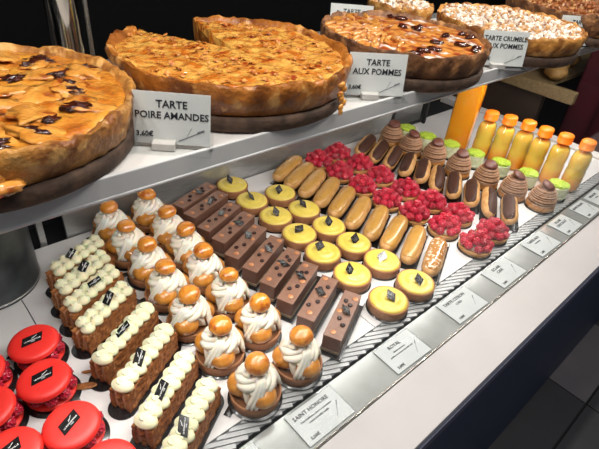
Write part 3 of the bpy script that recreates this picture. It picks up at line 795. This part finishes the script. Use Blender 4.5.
# tart with pears, nearest the camera at the left
t1, f1, z1, R1 = make_big('pear_tart', .165, .035, crustA, fill1, 3.0)
t1.location = (.084, .588, ZS); del t1['_zt']; tag(t1, 'big golden pear tart with dark burnt spots, leftmost on the upper shelf', 'tart')
rr = random.Random(5)
for k in range(26):
    a = 2.4 * k; r = R1 * .9 * math.sqrt((k + .5) / 26)
    bm = bmesh.new(); ball(bm, (0, 0, 0), (.032, .019, .0046), 3, .75, 1.6, k * 2.7); obj('pear_slice', bm, pear_m, t1, loc=(r * math.cos(a), r * math.sin(a), z1 - .0006), rot=(rr.uniform(-.12, .12), rr.uniform(-.15, .15), rr.uniform(0, 3)))
for k in range(44):
    a = rr.uniform(0, 2*PI); r = R1 * .92 * math.sqrt(rr.random()); bm = bmesh.new(); s_ = rr.uniform(.35, 1.3); ball(bm, (0, 0, 0), (.012 * s_, .007 * s_, .0024), 3, 1.1, 2.2, k * 3.3)
    obj('burnt_spot', bm, burnt, t1, loc=(r * math.cos(a), r * math.sin(a), z1 + .0022), rot=(0, 0, rr.uniform(0, 3)))
bm = bmesh.new(); ball(bm, (0, 0, 0), (.016, .008, .006), 3, .4, 2.5, 7); ball(bm, (-.002, .004, .007), (.006, .004, .009), 2, .3, 2, 2); obj('pastry_drip', bm, pear_m, t1, loc=(-.02, -.164, .030))
# almond pear tart, a wedge missing at the back
t2, f2, z2, R2 = make_big('almond_tart', .178, .037, crustB, fill2, 8.0, math.radians(119 - 360), math.radians(78))
t2.location = (.434, .606, ZS); del t2['_zt']; tag(t2, 'large glossy almond pear tart with a wedge missing at the back', 'tart')
bm = bmesh.new(); rr = random.Random(8); cnt = 0
while cnt < 170:
    a = rr.uniform(0, 2 * PI); d = math.degrees(a) % 360
    r = R2 * .96 * math.sqrt(rr.random())
    if 76 < d < 121: continue
    cnt += 1; s_ = rr.uniform(.6, 1.2); ball(bm, (r * math.cos(a), r * math.sin(a), z2 + .0028), (.0055 * s_, .0036 * s_, .0007), 1, 0, 1, 0, (rr.uniform(-.5, .5), rr.uniform(-.5, .5), rr.uniform(0, 3)))
tag(obj('almond_flakes', bm, flake_m, t2, False), kind='stuff')
bm = bmesh.new()
for k in range(7): ball(bm, (.004 * math.sin(k * 2), -.001 * k, -.006 * k), (.007 - .0005 * k, .003, .0055), 2, .3, 2, k)
obj('pastry_drip', bm, pear_m, t2, loc=(.064, -.168, .046)); 
# apple tart with sugar
t3, f3, z3, R3_ = make_big('apple_tart', .160, .036, crustC, fill3, 14.0)
t3.location = (.790, .560, ZS); del t3['_zt']; tag(t3, 'brown crusted apple tart dusted with sugar, right of the almond tart', 'tart')
rr = random.Random(4)
slice_m = mat('apple_slice', '#dc9848', '#8f4a1c', 60, .3, coat=.5)
for k in range(54):
    a = PI * .45 + PI * .75 * (k % 18) / 18 + rr.uniform(-.10, .10); r = R3_ * (.88 - .24 * (k // 18)) + rr.uniform(-.012, .012)
    bm = bmesh.new(); ball(bm, (0, 0, 0), (.014, .0045, .006), 2, .1, 2, k, fn=lambda p, d: Vector((p.x, p.y + 14 * p.x * p.x, p.z))); obj('apple_slice', bm, slice_m, t3, loc=(r * math.cos(a), r * math.sin(a), z3 + .001), rot=(rr.uniform(.2, .8), rr.uniform(-.3, .3), a + rr.uniform(-.3, .6)))
for k in range(16):
    a = rr.uniform(-2.6, .9); r = R3_ * .93 * math.sqrt(rr.random()); bm = bmesh.new(); s_ = rr.uniform(.6, 1.2); ball(bm, (0, 0, 0), (.012 * s_, .007 * s_, .004), 3, .6, 2.5, k * 3.3)
    obj('burnt_spot', bm, burnt, t3, loc=(r * math.cos(a), r * math.sin(a), z3 + .002), rot=(0, 0, rr.uniform(0, 3)))
# crumble tart
def crumble(t, R_, z, n, m, seed, s0=.004, s1=.009, top=.006):
    rr = random.Random(seed); bm = bmesh.new()
    for k in range(n):
        a = rr.uniform(0, 2 * PI); r = R_ * 1.0 * math.sqrt(rr.random()); s_ = rr.uniform(s0, s1)
        ball(bm, (r * math.cos(a), r * math.sin(a), z + rr.uniform(0, top) * (1.3 - r / R_)), (s_, s_ * rr.uniform(.6, 1), s_ * .7), 1, .5, 2.5, k * 1.7, (rr.random(), rr.random(), rr.random() * 3))
    tag(obj('crumble', bm, m, t, True), kind='stuff')
t4, f4, z4, R4 = make_big('crumble_tart', .165, .034, crustA, fill4, 21.0)
t4.location = (1.150, .536, ZS); del t4['_zt']; tag(t4, 'apple crumble tart with white powdered sugar on top, behind the crumble sign', 'tart'); crumble(t4, R4, z4, 700, sugar_m, 2, .003, .008, .012)
t6, f6, z6, R6 = make_big('crumble_tart', .076, .044, crustA, fill4, 27.0)
t6.location = (.975, .718, ZS); del t6['_zt']; tag(t6, 'second sugared crumble tart farther back, almost hidden at the top edge', 'tart'); crumble(t6, R6, z6, 240, sugar_m, 6, .004, .009, .014)
t5, f5, z5, R5 = make_big('dark_fruit_tart', .175, .046, crustC, fill5, 33.0)
t5.location = (1.51, .545, ZS); del t5['_zt']; tag(t5, 'dark topped chocolate pear tart at the right end of the upper shelf', 'tart'); crumble(t5, R5, z5, 260, fill5, 9, .004, .009, .006)
t7, f7, z7, R7 = make_big('dark_fruit_tart', .15, .046, crustC, fill5, 39.0)
t7.location = (1.84, .60, ZS); del t7['_zt']; tag(t7, 'dark topped tart beyond the others, cut off by the right edge', 'tart')

# ------------------------------------------------------------------ signs on the shelf
def make_sign(name_lines, price, w, h, loc, rz, label, extra=None, foot=True, lift=0.0):
    t = empty('price_sign', loc, rz); T = Matrix.Rotation(math.radians(80), 4, 'X')  # card leans back a little
    up = Matrix.Translation((0, 0, lift)) @ T
    def put(name, bm, m, par=t):
        me = bmesh.new(); merge(me, bm, up); return obj(name, me, m, par, False)
    put('card', mbox((0, h / 2 + .004, 0), (w, h, .0008)), paper)
    tri = bmesh.new(); vs = [tri.verts.new(p) for p in ((-w*.49, .005, .0005), (w*.04, .005, .0005), (-w*.49, h*.80, .0005))]; tri.faces.new(vs)
    bm = bmesh.new(); lines = name_lines; sz = h * .2
    for k, s in enumerate(lines): merge(bm, text_bm(s, sz * (1 if len(s) < 12 else .93)), Matrix.Translation((0, h * (.84 - .215 * k), .0007)))
    merge(bm, text_bm(price, h * .14), Matrix.Translation((-w * .36, h * .25, .0007)))
    if extra: merge(bm, text_bm(extra, h * .1), Matrix.Translation((-w * .42, h * .42, .0007)))
    put('lettering', bm, ink)
    bm = bmesh.new(); tube(bm, [(w*.08, h*.14, .0007), (w*.40, h*.36, .0007)], .0004, 4); tube(bm, [(w*.33, h*.33, .0007), (w*.42, h*.38, .0007)], .0011, 4); tube(bm, [(w*.19, h*.24, .0007), (w*.26, h*.42, .0007)], .0002, 4)
    put('knife_drawing', bm, ink_soft)
    if foot:
        bm = mbox((0, h / 2 + .003, .0022), (w + .008, h + .008, .0012)); put('acrylic_cover', bm, acrylic)
        obj('acrylic_foot', mbox((-w * .1, -.002, .005 + lift * .0), (w * .3, .020, .009), None, .001), frosted, t, False)
        obj('acrylic_base', mbox((0, -.006, .0012), (w + .006, .034, .0018), None, .0004), acrylic, t, False)
    tag(t, label, 'sign', 'tart signs on the upper shelf')
    return t
make_sign(['TARTE', 'POIRE AMANDES'], '3,60€', .088, .060, (.252, .472, ZS), math.radians(-40), 'white card sign reading TARTE POIRE AMANDES, in front of the almond tart')
make_sign(['TARTE', 'AUX POMMES'], '3,60€', .094, .064, (.606, .462, ZS), math.radians(-33), 'white card sign reading TARTE AUX POMMES, between the almond and apple tarts')
make_sign(['TARTE CRUMBLE', 'AUX POMMES'], '3,60€', .100, .066, (.982, .448, ZS), math.radians(-33), 'white card sign reading TARTE CRUMBLE AUX POMMES')
make_sign(['TARTE', 'CHOCOLAT'], '3,60€', .100, .066, (1.352, .452, ZS), math.radians(-33), 'white card sign reading TARTE CHOCOLAT, at the right end of the shelf')
make_sign(['TARTE', 'NORMANDE'], '3,60€', .094, .064, (.838, .737, ZS), math.radians(-35), 'white card sign reading TARTE NORMANDE, standing behind the apple tart', '*', True, 0)

# ------------------------------------------------------------------ price tags in the channel
tags = [(.205, .09, ['MILLE FEUILLE'], ['Feuilletage, creme vanille'], '4,50€'), (.358, .094, ['SAINT HONORE'], ['Pate feuilletee, choux caramelises', 'creme chantilly vanille'], '5,00€'),
        (.562, .092, ['ROYAL'], ['Biscuit noisettes', 'praline et mousse chocolat noir'], '5,00€'), (.756, .100, ['TARTE CITRON'], ['CURD'], '4,00€'),
        (.924, .098, ['ECLAIR', 'CAFE'], [], '3,50€'), (1.105, .098, ['TARTE AUX'], ['FRAMBOISES'], '5,00€'), (1.245, .085, ['ECLAIR', 'CHOCOLAT'], [], '3,50€'), (1.375, .080, ['MONT BLANC'], [], '5,00€'), (1.478, .09, ['PISTACHE'], ['creme'], '5,00€')]
tl = ['under the cream slices, cut by the bottom edge', 'reading SAINT HONORE, in front of the choux tarts', 'reading ROYAL, in front of the chocolate bars', 'in front of the lemon tarts', 'in front of the caramel eclairs',
      'in front of the raspberry tarts', 'in front of the chocolate eclairs', 'in front of the chestnut cones', 'in front of the juice bottles, last at right']
for (x, w, big, small, price), lab in zip(tags, tl):
    h = .058; t = empty('price_tag', (x, .2615, .0005), rnd.uniform(-.03, .03))
    obj('card', mbox((0, 0, .0004), (w, h, .0006)), paper_tag, t, False)
    bm = bmesh.new(); y = h * .30
    for s in big: merge(bm, text_bm(s, .0098), Matrix.Translation((-.004, y, .0009))); y -= .0105
    merge(bm, text_bm(price, .0072, 'LEFT'), Matrix.Translation((-w * .40, -h * .36, .0009))); obj('lettering', bm, ink, t, False)
    bm = bmesh.new()
    for s in small: merge(bm, text_bm(s, .0046 if len(s) > 6 else .007), Matrix.Translation((-.002, y, .0009))); y -= .0066
    tube(bm, [(w*.22, -h*.30, .0009), (w*.38, h*.02, .0009)], .0003, 4); tube(bm, [(w*.35, -h*.04, .0009), (w*.40, h*.06, .0009)], .0008, 4)
    obj('fine_print', bm, ink_soft, t, False)
    obj('clear_sleeve', mbox((0, 0, .0017), (w + .006, h + .004, .0005)), acrylic, t, False)
    tag(t, 'white price tag in the rail ' + lab, 'price tag', 'price tags in the rail')

# ------------------------------------------------------------------ beyond the right end of the case
rack = empty('bread_rack', (2.37, .98, -.75)); tag(rack, 'wooden edged bread shelf standing beyond the right end of the case', 'shelf')
obj('shelf_board', span(-.45, .55, -.30, .5, .86, .875), wood, rack, False); obj('front_rail', span(-.47, -.44, -.42, .5, .84, .885, .003), wood, rack, False)
obj('rack_side', span(-.43, -.40, -.30, .5, 0, .86), brown_dark, rack, False)
for i, (x, y, z, a) in enumerate(((2.03, .70, .157, .4), (2.15, .75, .157, .9), (2.01, .83, .157, .2), (2.15, .90, .157, 1.2), (2.29, .76, .157, .1), (2.10, .74, .212, .7))):
    bm = bmesh.new(); ball(bm, (0, 0, 0), (.062, .042, .032), 3, .12, 2, i)
    tag(obj('bread_roll', bm, bread, None, True, (x, y, z), (0, 0, a)), 'golden bread roll on the wooden shelf beyond the case, ' + ['nearest the front', 'second from the left', 'front right', 'far right', 'rearmost', 'topmost'][i], 'bread', 'bread rolls')
cl = bmesh.new(); nx, nz = 24, 14; V = []
for i in range(nx + 1):
    V.append([])
    for j in range(nz + 1):
        u = i / nx; v = j / nz; V[-1].append(cl.verts.new((2.02 + .55 * u + .012 * math.sin(v * 4) + .08 * v, .61 - .22 * u + .018 * math.sin(u * 22 + v), -.6 + 1.2 * v)))
for i in range(nx):
    for j in range(nz): cl.faces.new((V[i][j], V[i+1][j], V[i+1][j+1], V[i][j+1]))
bmesh.ops.solidify(cl, geom=cl.faces[:], thickness=.006)
tag(obj('red_curtain', cl, red_cloth), 'dark red cloth hanging at the right beyond the juice bottles', 'curtain')
